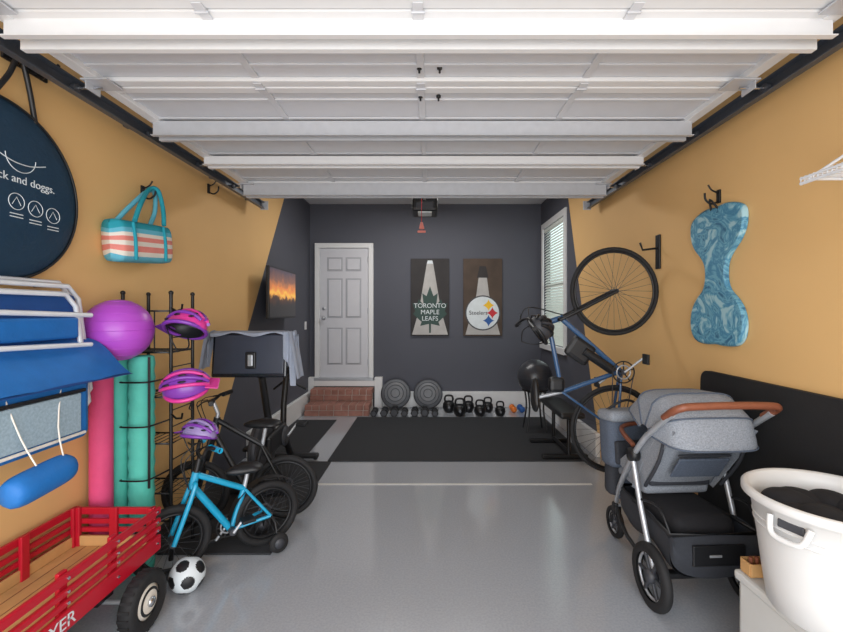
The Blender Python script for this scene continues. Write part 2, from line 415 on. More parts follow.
# ---------------------------------------------------------------- bicycles
def wheel(g, c, ax, R, tr, tm, spokes=28, rim=BPLAS):
    c = Vector(c); ax = Vector(ax).normalized()
    g.ring(c, ax, R-tr, tr, tm, n=48, seg=8); g.ring(c, ax, R-2*tr-.006, .009, rim, n=48, seg=6)
    g.cyl(c-ax*.045, c+ax*.045, .018, DGREY)
    u, w = g.frame(ax)
    for i in range(spokes):
        a = 2*pi*i/spokes; sgn = 1 if i % 2 else -1
        d = u*math.cos(a)+w*math.sin(a); h = u*math.cos(a+.5*sgn)+w*math.sin(a+.5*sgn)
        g.cyl(c+h*.018+ax*.03*(1 if i % 4 < 2 else -1), c+d*(R-2*tr-.01), .0012, DGREY, seg=4)
def bicycle(name, M, R, wb, tr, fm, seat_h, bar_h, bar_w, kid=False, grip=BPLAS, seatm=BPLAS, tube_r=.018):
    g = B(name); g.T = M
    rh = Vector((0, 0, R)); fh = Vector((wb, 0, R))
    wheel(g, rh, (0, 1, 0), R, tr, RUB, 20 if kid else 32); wheel(g, fh, (0, 1, 0), R, tr, RUB, 20 if kid else 32)
    bbk = Vector((.42*wb, 0, R*.86)); st = Vector((.27*wb, 0, seat_h*.80)); sd = Vector((.23*wb, 0, seat_h))
    ht = Vector((.77*wb, 0, bar_h*.86)); hb = Vector((.81*wb, 0, bar_h*.86-.13*(bar_h)))
    g.tube([st, ht+(hb-ht)*.15], tube_r, fm, seg=10); g.tube([bbk, hb+(ht-hb)*.1], tube_r*1.15, fm, seg=10)
    g.tube([bbk, st], tube_r, fm, seg=10); g.tube([st, sd], tube_r*.75, SILVER, seg=8); g.tube([hb, ht], tube_r*1.25, fm, seg=10)
    for sy in (-1, 1):
        o = Vector((0, .055*sy, 0)); i_ = Vector((0, .018*sy, 0))
        g.tube([rh+o, st+i_], tube_r*.55, fm); g.tube([rh+o, bbk+i_], tube_r*.6, fm)
        g.tube([fh+o, hb+Vector((-.0, .05*sy, .0)), hb+Vector((-.005, .03*sy, .03))], tube_r*.75, fm if kid else BPLAS, sub=4)
    bt = Vector((ht.x-.02+(.05 if not kid else 0), 0, bar_h))
    g.tube([ht, ht+(ht-hb)*.25, bt], tube_r*.8, SILVER if not kid else BPLAS)
    rise = .06 if kid else .02
    P = [(bt.x-.06, -bar_w, bt.z+rise), (bt.x-.02, -bar_w*.5, bt.z+rise), (bt.x, -.06, bt.z), (bt.x, .06, bt.z), (bt.x-.02, bar_w*.5, bt.z+rise), (bt.x-.06, bar_w, bt.z+rise)]
    g.tube(P, .011, BPLAS, sub=4)
    for sy in (-1, 1):
        g.cyl((bt.x-.06, sy*bar_w, bt.z+rise), (bt.x-.035, sy*(bar_w-.11), bt.z+rise), .016, grip)
        g.tube([(bt.x-.02, sy*(bar_w-.14), bt.z+rise), (bt.x+.03, sy*(bar_w-.12), bt.z+rise-.01), (bt.x+.03, sy*(bar_w-.03), bt.z+rise-.02)], .005, BPLAS)
        g.tube([(bt.x+.01, sy*(bar_w-.15), bt.z+rise), (bt.x+.09, sy*.04, bt.z-.02), (hb.x+.02, sy*.02, hb.z)], .003, BPLAS, sub=5)
    def sf(p):
        k = .45+.55*(0.5-.5*p.x); return Vector((p.x, p.y*k*(1.2 if p.x < -.3 else 1), p.z*(.8 if p.z < 0 else 1)))
    g.ell(sd+Vector((.02, 0, .02)), (.13*(.85 if kid else 1), .085, .035), seatm, fn=sf)
    g.cyl(bbk+Vector((0, -.06, 0)), bbk+Vector((0, .06, 0)), .02, DGREY)
    cr_ = .085*(.55+.45*R/.34); yy = -.05
    g.ring(bbk+Vector((0, yy, 0)), (0, 1, 0), cr_*.95, .005, BPLAS, n=30, seg=6); g.ring(bbk+Vector((0, yy, 0)), (0, 1, 0), cr_*.6, .006, SILVER, n=24, seg=6)
    for k in range(5):
        a = 2*pi*k/5; g.cyl(bbk+Vector((0, yy, 0)), bbk+Vector((math.cos(a)*cr_*.95, yy, math.sin(a)*cr_*.95)), .005, BPLAS, seg=6)
    g.ring(rh+Vector((0, yy, 0)), (0, 1, 0), cr_*.5, .008, DGREY, n=20, seg=6)
    g.tube([rh+Vector((0, yy, cr_*.5)), bbk+Vector((0, yy, cr_*.95))], .004, DGREY, seg=4); g.tube([rh+Vector((0, yy, -cr_*.5)), bbk+Vector((0, yy, -cr_*.95))], .004, DGREY, seg=4)
    L = .17*R/.34
    for sy, a in ((-1, .9), (1, .9+pi)):
        e = bbk+Vector((math.cos(a)*L, sy*.075, -math.sin(a)*L))
        g.tube([bbk+Vector((0, sy*.065, 0)), e], .009, SILVER); g.box(e+Vector((0, sy*.045, 0)), (.075, .08, .018), BPLAS, .004)
    if kid:
        for sy in (-1, 1):
            g.tube([rh+Vector((0, sy*.05, 0)), rh+Vector((-.01, sy*.11, -.03)), Vector((-.02, sy*.125, .065))], .007, BPLAS)
            g.lathe([(0, -.015), (.03, -.015), (.055, -.014), (.06, 0), (.055, .014), (.03, .015), (0, .015)], (-.02, sy*.14, .062), RUB, axis=(0, 1, 0), seg=20)
            g.lathe([(0, -.018), (.03, -.018), (.03, .018), (0, .018)], (-.02, sy*.14, .062), DGREY, axis=(0, 1, 0), seg=16)
        g.surf(lambda a, b_: (math.cos(-.2+a*2.4)*(R+.025), (b_-.5)*.06, R+math.sin(-.2+a*2.4)*(R+.025)), 14, 2, BPLAS)
    return g
def frame2d(x, y, dx, dy, z=0):
    d = Vector((dx, dy, 0)).normalized(); l = Vector((-d.y, d.x, 0))
    M = Matrix(((d.x, l.x, 0, x), (d.y, l.y, 0, y), (0, 0, 1, z), (0, 0, 0, 1))); return M
HY = 3.20
M = Matrix(((0, 0, -1, 1.742), (0, 1, 0, HY), (1, 0, 0, .60), (0, 0, 0, 1)))
g = bicycle('hanging_bicycle', M, .338, 1.05, .016, BBLUE, .92, 1.0, .30)
g.cyl((.45, -.02, .36), (.60, -.02, .58), .035, BPLAS)
g.box((.60, 0, .60), (.17, .07, .20), BPLAS, .03, rot=(0, .6, 0)); g.box((.34, 0, .78), (.12, .08, .12), BPLAS, .03)
g.T = Matrix()
g.tube([(1.745, HY, 1.98), (1.62, HY, 1.965), (1.60, HY, 2.02)], .008, BLACK)
g.box((1.738, HY, 1.95), (.014, .06, .26), BLACK, .004)
g.done()
g = bicycle('kids_bicycle', frame2d(-1.045, 2.70, -.757, -.655), .205, .53, .024, CYAN, .50, .66, .19, kid=True, grip=CYAN, tube_r=.018); g.done()
g = bicycle('mountain_bicycle', frame2d(-1.04, 3.03, -.95, -.16, .012), .225, .60, .022, BPLAS, .66, .86, .22, tube_r=.018); g.done()

def helmet(name, c, rot, m1, m2, s=1.0):
    g = B(name); g.T = Matrix.Translation(c) @ Euler(rot).to_matrix().to_4x4()
    g.ell((0, 0, 0), (.125*s, .095*s, .10*s), m1, v0=-.15, nv=10)
    g.ell((0, 0, 0), (.115*s, .085*s, .09*s), BPLAS, v0=-.3, nv=8)
    for k in range(-2, 3):
        th = k*.45
        pts = []
        for i in range(9):
            a = -1.2+2.4*i/8
            pts.append((math.sin(a)*.132*s, math.sin(th)*math.cos(a)*.10*s, math.cos(a)*math.cos(th)*.108*s))
        g.tube(pts, .011*s, m2 if k % 2 == 0 else m1, sub=2, seg=6)
        for i in range(3):
            a = -.7+.7*i
            g.ell((math.sin(a)*.128*s, math.sin(th+.22)*math.cos(a)*.098*s, math.cos(a)*math.cos(th+.22)*.104*s), (.022*s, .008*s, .006*s), BPLAS, nu=10, nv=6)
    g.ring((0, 0, -.012*s), (0, 0, 1), .112*s, .012*s, m2, n=28, seg=6)
    g.box((.14*s, 0, .01*s), (.07*s, .11*s, .008*s), m2, .003, rot=(0, .25, 0))
    for sy in (-1, 1):
        g.tube([(.06*s, sy*.085*s, -.01), (.01*s, sy*.07*s, -.09*s), (0, 0, -.15*s)], .004*s, BPLAS, sub=4)
    g.done()
helmet('bike_helmet', (-1.43, 2.46, 1.40), (.5, .1, 2.9), HPINK, HPURP, 1.0)
helmet('bike_helmet', (-1.42, 2.45, 1.05), (.4, -.1, .3), HPURP, HPINK, 1.0)
helmet('bike_helmet', (-1.34, 2.44, .78), (.3, 0, 2.9), HLAV, HPURP, .8)
helmet('bike_helmet', (.80, 3.1, 1.36), (.9, .4, 1.2), DGREY, BPLAS, 1.0)

# ---------------------------------------------------------------- left wall things
g = B('popup_tent_bag')
cx, cy, cz, R = XL, 1.80, 2.03, .405
prof = [(0, .055), (.2, .054), (.33, .052), (.375, .046), (.405, .028), (.405, .016), (.375, 0.002), (0, 0.0)]
g.lathe(prof, (cx+.001, cy, cz), NAVY, axis=(1, 0, 0), seg=64)
g.ring((cx+.042, cy, cz), (1, 0, 0), .394, .006, BPLAS, n=64, seg=6)
g.tube([(cx+.035, cy-.03, cz+.38), (cx+.05, cy+.03, cz+.5), (cx+.07, cy+.06, cz+.60), (cx+.06, cy+.11, cz+.5), (cx+.035, cy+.17, cz+.35)], .011, BPLAS, sub=6)
fx = cx+.0565
for k, yy in enumerate((1.86, 1.95, 2.04)):
    g.ring((fx, yy, 1.985-.012*k), (1, 0, 0), .036, .0018, PRINT, n=24, seg=4)
    g.tube([(fx, yy-.02, 1.97-.012*k), (fx, yy, 2.005-.012*k), (fx, yy+.02, 1.97-.012*k)], .0015, PRINT, seg=4)
    for q in range(2): g.box((fx, yy, 1.93-.012*k-.014*q), (.001, .06, .004), PRINT)
g.ring((fx, 1.88, 2.19), (1, 0, 0), .07, .002, PRINT, n=18, seg=4, a0=0, a1=pi)
g.tube([(fx, 1.76, 2.185), (fx, 1.84, 2.16), (fx, 1.92, 2.16), (fx, 2.00, 2.185)], .0025, PRINT, sub=4, seg=4)
o = g.done()
text(o, 'printed_slogan', 'pack and doggs.', .05, (cx+.0565, 1.89, 2.085), (pi/2, 0, pi/2), PRINT)
g = B('wall_hook_rack')
g.box((XL+.008, 1.95, 2.64), (.014, .22, .05), BLACK, .004)
for yy in (1.87, 1.99): g.tube([(XL+.01, yy, 2.65), (XL+.10, yy, 2.645), (XL+.13, yy, 2.665)], .007, BLACK); g.tube([(XL+.01, yy, 2.62), (XL+.05, yy, 2.60), (XL+.07, yy, 2.625)], .006, BLACK)
g.done()

g = B('striped_beach_tote')
g.T = Matrix.Translation((XL+.078, 2.62, 1.925)) @ Matrix.Rotation(.09, 4, 'X')
hx, hy, hz = .072, .25, .125
bands = [(-1, -.72, AQUA), (-.72, -.50, CREAM), (-.50, -.22, CORAL), (-.22, 0.0, CREAM), (0.0, .22, CORAL), (.22, .40, CREAM), (.40, .62, AQUA), (.62, 1.0, TEALC)]
def bag(m, z0, z1):
    n = 7
    for sgn in (1, -1):
        def f(u, v):
            z = (z0+(z1-z0)*v); w_ = max(0, 1-abs(z)**3.6)**(1/3.6)
            yy = -hy+2*hy*u; taper = max(0.0, 1-abs(yy/hy)**6)**(1/6)
            return (sgn*hx*w_*taper, yy, z*hz*(.8+.2*taper))
        g.surf(f, 24, n, m)
for z0, z1, m_ in bands: bag(m_, z0, z1)
for yy in (-.15, .13): g.tube([(.074, yy, -.11), (.078, yy, 0), (.070, yy, .11)], .010, TEALC, sub=4)
g.T = Matrix()
zt = 2.03
g.tube([(XL+.15, 2.47, zt), (XL+.13, 2.55, zt+.12), (XL+.08, 2.70, zt+.25), (XL+.10, 2.76, zt+.26), (XL+.12, 2.78, zt+.14), (XL+.145, 2.75, zt+.03)], .014, TEALC, sub=6)
g.tube([(XL+.04, 2.47, zt), (XL+.05, 2.56, zt+.10), (XL+.06, 2.71, zt+.24), (XL+.07, 2.77, zt+.25), (XL+.04, 2.82, zt+.14), (XL+.03, 2.78, zt+.03)], .014, AQUA, sub=6)
g.done()
def hook(c, sx=1):
    g = B('wall_hook')
    x, y, z = c
    g.box((x+sx*.006, y, z), (.012, .03, .08), BLACK, .003)
    g.tube([(x+sx*.008, y, z-.03), (x+sx*.05, y, z-.045), (x+sx*.085, y, z-.02), (x+sx*.09, y, z+.02)], .006, BLACK, sub=4)
    g.tube([(x+sx*.008, y, z+.02), (x+sx*.05, y, z+.04), (x+sx*.07, y, z+.07)], .005, BLACK, sub=3)
    g.done()
hook((XL, 2.75, 2.28)); hook((XL, 3.57, 2.54))

g = B('folded_beach_chair')
def loop(x0, x1, ya, yb, za, zb, m=WTUBE, r=.012):
    g.tube([(x0, ya, za), (x0, yb-.06, za), (x0, yb, za+.06), (x1, yb, zb-.06), (x1, yb-.06, zb), (x1, ya, zb)], r, m, sub=1)
loop(-1.70, -1.76, 1.45, 2.10, 1.05, 1.62); loop(-1.66, -1.72, 1.45, 2.04, 1.0, 1.58); loop(-1.80, -1.84, 1.45, 2.14, .98, 1.64)
for zz in (1.50, 1.36): g.tube([(-1.64, 1.45, zz), (-1.63, 2.02, zz-.02)], .011, WTUBE)
for zz in (1.62, 1.0): g.tube([(-1.886, 2.0, zz), (-1.83, 2.0, zz)], .008, BLACK)
g.box((-1.77, 1.76, 1.46), (.06, .62, .24), BLUED, .02)
g.box((-1.70, 1.74, 1.42), (.03, .56, .10), BLUEF, .012)
g.surf(lambda u, v: (-1.74+.20*v, 1.40+.74*u+.02*v, 1.36-.16*v+.02*math.sin(v*5)+.006*math.sin(u*9)), 12, 8, BLUEF)
g.surf(lambda u, v: (-1.76+.235*v, 1.40+.74*u+.02*v, 1.30-.13*v+.015*math.sin(v*6+1)), 12, 8, BLUED)
g.box((-1.74, 1.73, 1.31), (.2, .78, .07), BLUEF, .03, rot=(0, .55, 0))
g.tube([(-1.64, 1.40, 1.245), (-1.63, 2.10, 1.245)], .011, WTUBE)
g.box((-1.70, 1.68, 1.07), (.26, .54, .30), BLUEF, .035)
g.box((-1.566, 1.68, 1.05), (.012, .40, .17), MESHG, .004); g.box((-1.56, 1.68, 1.145), (.012, .44, .015), BPLAS, .003)
g.box((-1.56, 1.68, 0.955), (.012, .44, .012), CREAM, .003)
g.tube([(-1.58, 1.55, 1.20), (-1.54, 1.58, 1.02), (-1.50, 1.60, .91)], .003, CREAM, sub=3); g.tube([(-1.58, 1.80, 1.20), (-1.54, 1.74, 1.02), (-1.50, 1.72, .90)], .003, CREAM, sub=3)
g.T = Matrix.Translation((-1.51, 1.63, .845)) @ Matrix.Rotation(.08, 4, 'X')
def sq(p):
    k = max(.001, (1-min(1, abs(p.y))**5)**.2); q = max(.001, math.sqrt(max(1e-6, 1-p.y*p.y))); return Vector((p.x/q*k, p.y, p.z/q*k))
g.ell((0, 0, 0), (.055, .135, .060), BLUEF, nu=24, nv=20, fn=sq, rot=None)
g.done()

g = B('pink_foam_roll'); g.lathe([(0, 0), (.05, 0), (.055, .006), (.055, 1.20), (.05, 1.21), (.03, 1.21), (.03, 1.19), (0, 1.19)], (-1.80, 2.30, 0), PINK); g.done()
def roll(name, x, y, r, h, m):
    g = B(name)
    prof = [(0, 0), (r*.9, 0)]
    for k in range(31):
        z = h*k/30; prof.append((r+(.004 if k % 2 else -.002), z))
    prof += [(r*.9, h+.004), (r*.5, h), (r*.45, h-.02), (0, h-.02)]
    g.lathe(prof, (x, y, 0), m)
    for rr in (.25, .5, .75): g.ring((x, y, h), (0, 0, 1), r*rr, .006, m, n=20, seg=5)
    g.done()
roll('teal_yoga_mat_roll', -1.808, 2.425, .058, 1.225, TEAL); roll('teal_yoga_mat_roll', -1.675, 2.44, .064, 1.235, TEAL)
g = B('purple_exercise_ball')
g.ell((-1.713, 2.31, 1.395), .168, PURP, nu=40, nv=24)
for k in range(-4, 5):
    a = k*.3; g.ring((-1.713, 2.31, 1.395+.168*math.sin(a)), (0, 0, 1), .168*math.cos(a)-.001, .0025, PURP, n=48, seg=5)
g.done()
g = B('wire_storage_rack')
xs = (-1.85, -1.56); ys = (2.53, 2.76)
for x in xs:
    for y in ys: g.cyl((x, y, .015), (x, y, 1.60), .010, BLACK); g.ell((x, y, 1.61), .014, BLACK, nu=10, nv=8); g.cyl((x, y, 0), (x, y, .02), .014, BLACK)
for z in (.12, .40, .70, .98, 1.25, 1.50):
    g.tube([(xs[0], ys[0], z), (xs[1], ys[0], z), (xs[1], ys[1], z), (xs[0], ys[1], z)], .006, BLACK, closed=True, seg=6)
    for k in range(1, 7):
        x = xs[0]+(xs[1]-xs[0])*k/7; g.cyl((x, ys[0], z), (x, ys[1], z), .003, BLACK, seg=5)
for x in (-1.75, -1.66): 
    g.cyl((x, ys[0], 1.25), (x, ys[0], 1.5), .004, BLACK, seg=5)
for z in (.2, .3, .5, .6, .8, .9, 1.07, 1.16, 1.34, 1.42): g.cyl((xs[1], ys[0], z), (xs[1], ys[1], z), .004, BLACK, seg=5)
for z in (.55, .85, 1.10): g.tube([(xs[1], ys[0], z), (-1.575, 2.40, z), (-1.60, 2.345, z), (-1.72, 2.345, z), (-1.735, 2.36, z)], .005, BLACK, sub=3)
g.tube([(-1.585, 2.37, .50), (-1.585, 2.37, 1.24)], .007, BLACK)
for z in (1.52, 1.14, .88): g.tube([(xs[1], ys[0], z), (xs[1]+.05, ys[0]-.03, z-.02), (xs[1]+.10, ys[0]-.06, z-.01), (xs[1]+.11, ys[0]-.07, z+.02)], .006, BLACK)
g.done()

# ---------------------------------------------------------------- red wagon
g = B('red_wagon')
wx0, wx1, wy0, wy1 = -1.845, -1.395, 1.20, 2.18
g.bb(wx0+.02, wx1-.02, wy0, wy1-.02, .28, .298, WOOD, .003)
for k in range(1, 6): g.bb(wx0+.02+k*.066, wx0+.023+k*.066, wy0, wy1-.02, .2985, .2992, LEATH)
def rails(x0, x1, y0, y1, zs):
    for (z0, z1) in zs: g.bb(x0, x1, y0, y1, z0, z1, RED, .005)
side = [(.268, .345), (.362, .386), (.404, .430), (.452, .488)]
rails(wx1-.018, wx1, wy0, wy1, side); rails(wx0, wx0+.018, wy0, wy1, side)
rails(wx0+.02, wx1-.02, wy1-.02, wy1-.002, side)
g.bb(wx0+.0185, wx0+.03, wy0, wy1-.02, .299, .35, WOOD, .003); g.bb(wx0+.03, wx1-.03, wy1-.034, wy1-.0205, .299, .35, WOOD, .003)
for y in (1.30, 1.62, 1.88, 2.15):
    for x in (wx1-.028, wx0+.028): g.box((x, y, .375), (.018, .04, .24), RED, .004)
    for z in (.31, .374, .417, .47): 
        g.cyl((wx1-.001, y, z), (wx1+.004, y, z), .006, CHROME, seg=8)
for x in (wx0+.035, wx1-.035, (wx0+wx1)/2): g.box((x, wy1-.028, .375), (.04, .018, .24), RED, .004)
for y in (1.97, 1.35):
    g.cyl((wx0+.02, y, .135), (wx1+.09, y, .135), .010, SILVER)
    g.box(((wx0+wx1)/2, y, .21), (.20, .10, .14), BLACK, .005)
    for x, s_ in ((wx1+.05, 1), (wx0+.055, -1)):
        P = [(0, -.032), (.045, -.032), (.075, -.026), (.095, -.036), (.122, -.034), (.135, -.018), (.135, .018), (.122, .034), (.095, .036), (.075, .026), (.045, .032), (0, .032)]
        g.lathe(P[2:10], (x, y, .138), RUB, axis=(1, 0, 0), seg=36)
        g.lathe([(0, -.034), (.045, -.034), (.08, -.02), (.08, .02), (.045, .034), (0, .034)], (x, y, .138), CREAM, axis=(1, 0, 0), seg=28)
        g.lathe([(.05, .033), (.056, .036), (.062, .030)], (x, y, .138), BPLAS, axis=(1, 0, 0), seg=28)
        g.lathe([(0, .03), (.022, .036), (.022, .045), (0, .05)], (x, y, .138), CHROME, axis=(1, 0, 0), seg=18)
        for k in range(24):
            a = 2*pi*k/24; g.box((x, y+math.cos(a)*.135, .138+math.sin(a)*.135), (.05, .012, .004), RUB, rot=(a-pi/2, 0, 0))
o = g.done()
text(o, 'side_lettering', 'FLYER', .07, (wx1+.0015, 1.56, .306), (pi/2, 0, pi/2), PRINT)

g = B('soccer_ball')
bm = bmesh.new(); bmesh.ops.create_icosphere(bm, subdivisions=5, radius=.088)
phi = (1+5**.5)/2; ico = []
for a in (-1, 1):
    for b_ in (-phi, phi): ico += [Vector((0, a, b_)), Vector((a, b_, 0)), Vector((b_, 0, a))]
ico = [v.normalized() for v in ico]
vs = [v.co.copy()+Vector((-1.30, 2.25, .088)) for v in bm.verts]; bm.verts.index_update()
fb, fw = [], []
for f in bm.faces:
    c = f.calc_center_median().normalized(); mx = max(c.dot(i) for i in ico)
    (fb if mx > math.cos(.37) else fw).append([v.index for v in f.verts])
g.add(vs, fw, PRINT, True); g.add(vs, fb, BPLAS, True); bm.free()
g.done()

# ---------------------------------------------------------------- exercise bike
g = B('exercise_bike')
X0 = -1.40; zf = .012
for y, w in ((3.42, .26), (4.22, .28)):
    g.box((X0, y, zf+.035), (2*w, .07, .05), BPLAS, .015)
    for sx in (-1, 1): g.cyl((X0+sx*(w-.03), y, zf), (X0+sx*(w-.03), y, zf+.03), .02, RUB)
g.tube([(X0, 3.42, .06), (X0, 3.62, .32), (X0, 3.78, .40)], .032, BPLAS, sub=4, seg=10); g.tube([(X0, 4.22, .06), (X0, 4.0, .34), (X0, 3.78, .40)], .032, BPLAS, sub=4, seg=10)
g.tube([(X0, 4.0, .34), (X0, 4.02, .60), (X0, 4.10, .88)], .028, BPLAS, seg=10); g.tube([(X0, 3.72, .38), (X0, 3.60, .66), (X0, 3.50, .96)], .03, BPLAS, seg=10)
g.lathe([(0, -.025), (.20, -.025), (.235, -.03), (.24, -.02), (.24, .02), (.235, .03), (.20, .025), (0, .025)], (X0, 3.52, .36), DGREY, axis=(1, 0, 0), seg=44)
g.ring((X0, 3.52, .36), (1, 0, 0), .215, .026, BPLAS, n=44)
g.box((X0+.05, 3.70, .38), (.05, .42, .16), BPLAS, .022, rot=(.05, 0, 0))
g.lathe([(0, -.01), (.09, -.01), (.09, .01), (0, .012)], (X0+.075, 3.84, .36), DGREY, axis=(1, 0, 0), seg=24)
for sy, a in ((1, .4), (-1, .4+pi)):
    e = Vector((X0+sy*.13, 3.84+math.cos(a)*.17, .36+math.sin(a)*.17)); g.tube([(X0+sy*.1, 3.84, .36), e], .011, SILVER); g.box(e+Vector((sy*.05, 0, 0)), (.09, .10, .03), BPLAS, .008)
g.ell((X0, 4.10, .92), (.09, .14, .04), BPLAS, fn=lambda p: Vector((p.x*(.45+.55*(.5+.5*p.y)), p.y, p.z)))
g.tube([(X0-.02, 3.62, 1.0), (X0-.22, 3.64, .99), (X0-.24, 3.50, 1.02), (X0-.10, 3.46, .99), (X0+.10, 3.46, .99), (X0+.24, 3.50, 1.02), (X0+.22, 3.64, .99), (X0+.02, 3.62, 1.0)], .016, RUB, sub=4)
g.tube([(X0, 3.5, .96), (X0, 3.38, 1.0), (X0, 3.30, 1.12)], .024, BPLAS, sub=4)
g.box((X0, 3.27, 1.16), (.58, .028, .35), GLOSSK, .012, rot=(-.12, 0, 0)); g.box((X0, 3.252, 1.165), (.54, .012, .30), SBACK, .006, rot=(-.12, 0, 0))
g.box((X0+.02, 3.235, 1.12), (.08, .03, .13), BPLAS, .01); g.box((X0+.02, 3.228, 1.12), (.04, .02, .09), SILVER, .006)
for sx in (-1, 1): 
    g.tube([(X0+sx*.05, 4.14, .80), (X0+sx*.16, 4.2, .72)], .012, BPLAS); 
g.done()
g = B('draped_towel')
def tw(u, v):
    x = X0-.315+.68*u
    if v < .45: y = 3.315+.01*math.sin(u*20)*(1-v/.45); z = 1.345-(.45-v)/.45*.28
    else:
        k = (v-.45)/.55; drop = .02+.03*math.sin(u*7+1)**2+(.36 if u > .92 else (.20 if u < .04 else 0))
        y = 3.315-.085*min(1, k*3)-.012*math.sin(u*24)*k; z = 1.352-.01*k*3*(k < .33)-k*drop
    if u > .90 or u < .04: z -= .02
    return (x, y, z)
g.surf(tw, 48, 16, TOWEL)
def flap(x0, dx, zt, zb):
    g.surf(lambda u, v: (x0+dx*v+.012*math.sin(u*8), 3.19+.14*u, zt-(zt-zb)*v+.01*math.sin(u*9)), 10, 10, TOWEL)
flap(X0+.33, .06, 1.34, .98); flap(X0-.31, -.05, 1.34, 1.05)
g.surf(lambda u, v: (X0+.27+.09*u, 3.225-.012*math.sin(u*12), 1.34-.32*v*(.6+.4*u)), 10, 8, TOWEL)
g.done()

g = B('wall_television')
g.T = Matrix.Translation((-1.735, 4.93, 1.70)) @ Matrix.Rotation(math.radians(2), 4, 'Z')
g.box((0, 0, 0), (.035, .98, .57), BPLAS, .006)
g.T = Matrix()
g.box((-1.82, 4.95, 1.68), (.13, .10, .10), BLACK, .006); g.box((-1.878, 4.95, 1.68), (.018, .24, .24), BLACK, .004)
o = g.done()
s_ = B('screen_picture'); s_.T = Matrix.Translation((-1.735, 4.93, 1.70)) @ Matrix.Rotation(math.radians(2), 4, 'Z')
s_.box((.0185, 0, .003), (.002, .95, .535), SUNSET); so = s_.done(); so.parent = o; so.location = so.location-o.location

# ---------------------------------------------------------------- posters
def poster(x0, x1, z0, z1, m): 
    g = B('framed_poster'); g.bb(x0, x1, YB-.03, YB-.001, z0, z1, m, .004); return g
yf = YB-.031
g = poster(-.30, .30, 1.11, 2.32, CANV)
def pl(poly, m, d=0): g.prism(poly, (0, yf-d, 0), (1, 0, 0), (0, 0, 1), .001, m)
pl([(-.28, 1.13), (.28, 1.13), (.17, 1.52), (.05, 2.24), (-.05, 2.24), (-.17, 1.52)], BEAM, .001)
pl([(-.05, 2.24), (.05, 2.24), (.035, 2.29), (-.035, 2.29)], PRINT, .002)
leaf = [(0, .25), (.05, .15), (.11, .18), (.09, .06), (.16, .12), (.18, .07), (.25, .08), (.21, .0), (.24, -.03), (.12, -.11), (.14, -.15), (.015, -.13), (.012, -.22), (-.012, -.22), (-.015, -.13), (-.14, -.15), (-.12, -.11), (-.24, -.03), (-.21, 0), (-.25, .08), (-.18, .07), (-.16, .12), (-.09, .06), (-.11, .18), (-.05, .15)]
pl([(a*1.1, 1.50+b_*1.55) for a, b_ in leaf], LGRN, .003)
o = g.done()
for k, w_ in enumerate(('TORONTO', 'MAPLE', 'LEAFS')): text(o, 'poster_word_%d' % (k+1), w_, .10, (0, yf-.0055, 1.58-.10*k), (pi/2, 0, 0), PRINT)
g = poster(.52, 1.13, 1.11, 2.32, CANV2)
cx = .825
pl([(cx-.27, 1.13), (cx+.27, 1.13), (cx+.10, 1.75), (cx+.04, 2.2), (cx-.04, 2.2), (cx-.10, 1.75)], BEAM, .001)
pl([(cx-.09, 2.02), (cx+.09, 2.02), (cx+.05, 2.2), (cx-.05, 2.2)], CANV, .002)
circ = lambda r, x_, z_, n=36: [(x_+r*math.cos(2*pi*i/n), z_+r*math.sin(2*pi*i/n)) for i in range(n)]
pl(circ(.275, cx, 1.47), DGREY, .003); pl(circ(.255, cx, 1.47), PRINT, .004)
def astro(x_, z_, r, m):
    P = []
    for i in range(32):
        t = 2*pi*i/32; P.append((x_+r*math.cos(t)**3, z_+r*math.sin(t)**3))
    pl(P, m, .006)
astro(cx+.09, 1.59, .095, YEL); astro(cx+.15, 1.47, .095, LRED); astro(cx+.09, 1.35, .095, LBLUE)
o = g.done(); text(o, 'poster_word', 'Steelers', .09, (cx-.07, yf-.0075, 1.47), (pi/2, 0, 0), BPLAS)

# ---------------------------------------------------------------- gym gear at the back
def halfball(x, y, r):
    g = B('half_balance_ball')
    ax = Vector((0, -1, .30)).normalized(); c = Vector((x, y, r*1.0+.02))
    g.lathe([(0, .0), (r*.95, .0), (r, .01), (r, .035), (r*.96, .045), (r*.93, .055), (r*.82, .075), (r*.6, .095), (r*.3, .105), (0, .107)], c, DOME, axis=ax, seg=40)
    g.lathe([(r*.9, -.004), (r*1.02, .0), (r*1.03, .03), (r*.97, .045)], c, DGREY, axis=ax, seg=40)
    for k, hh in ((.3, .105), (.55, .098), (.78, .081)): g.ring(c+ax*(hh+.002), ax, r*k, .005, DGREY, n=30, seg=5)
    g.done()
halfball(-.52, 6.40, .22); halfball(-.03, 6.40, .215)
g = B('dumbbell_set')
x = -.80
for k in range(7):
    r = .05+.006*(k % 3); z = .0+r*.9
    for yy in (5.98, 6.14):
        g.cyl((x, yy-.03, z), (x, yy+.03, z), r, BLACK, seg=6, smooth=False)
        g.cyl((x, yy-.036, z), (x, yy+.036, z), r*.7, DGREY, seg=12)
    g.cyl((x, 5.98, z), (x, 6.14, z), .014, CHROME); x += .145
g.done()
def kettle(x, y, s):
    g = B('kettlebell')
    g.lathe([(0, 0), (.055*s, 0), (.08*s, .03*s), (.095*s, .08*s), (.088*s, .13*s), (.06*s, .165*s), (0, .175*s)], (x, y, 0.0), BLACK, seg=24)
    g.tube([(x-.05*s, y, .145*s), (x-.062*s, y, .20*s), (x-.04*s, y, .245*s), (x+.04*s, y, .245*s), (x+.062*s, y, .20*s), (x+.05*s, y, .145*s)], .015*s, BLACK, sub=5)
    g.lathe([(0, 0), (.02*s, 0), (.02*s, .004), (0, .004)], (x, y-.092*s, .08*s), DOME, axis=(0, -1, 0), seg=16)
    g.done()
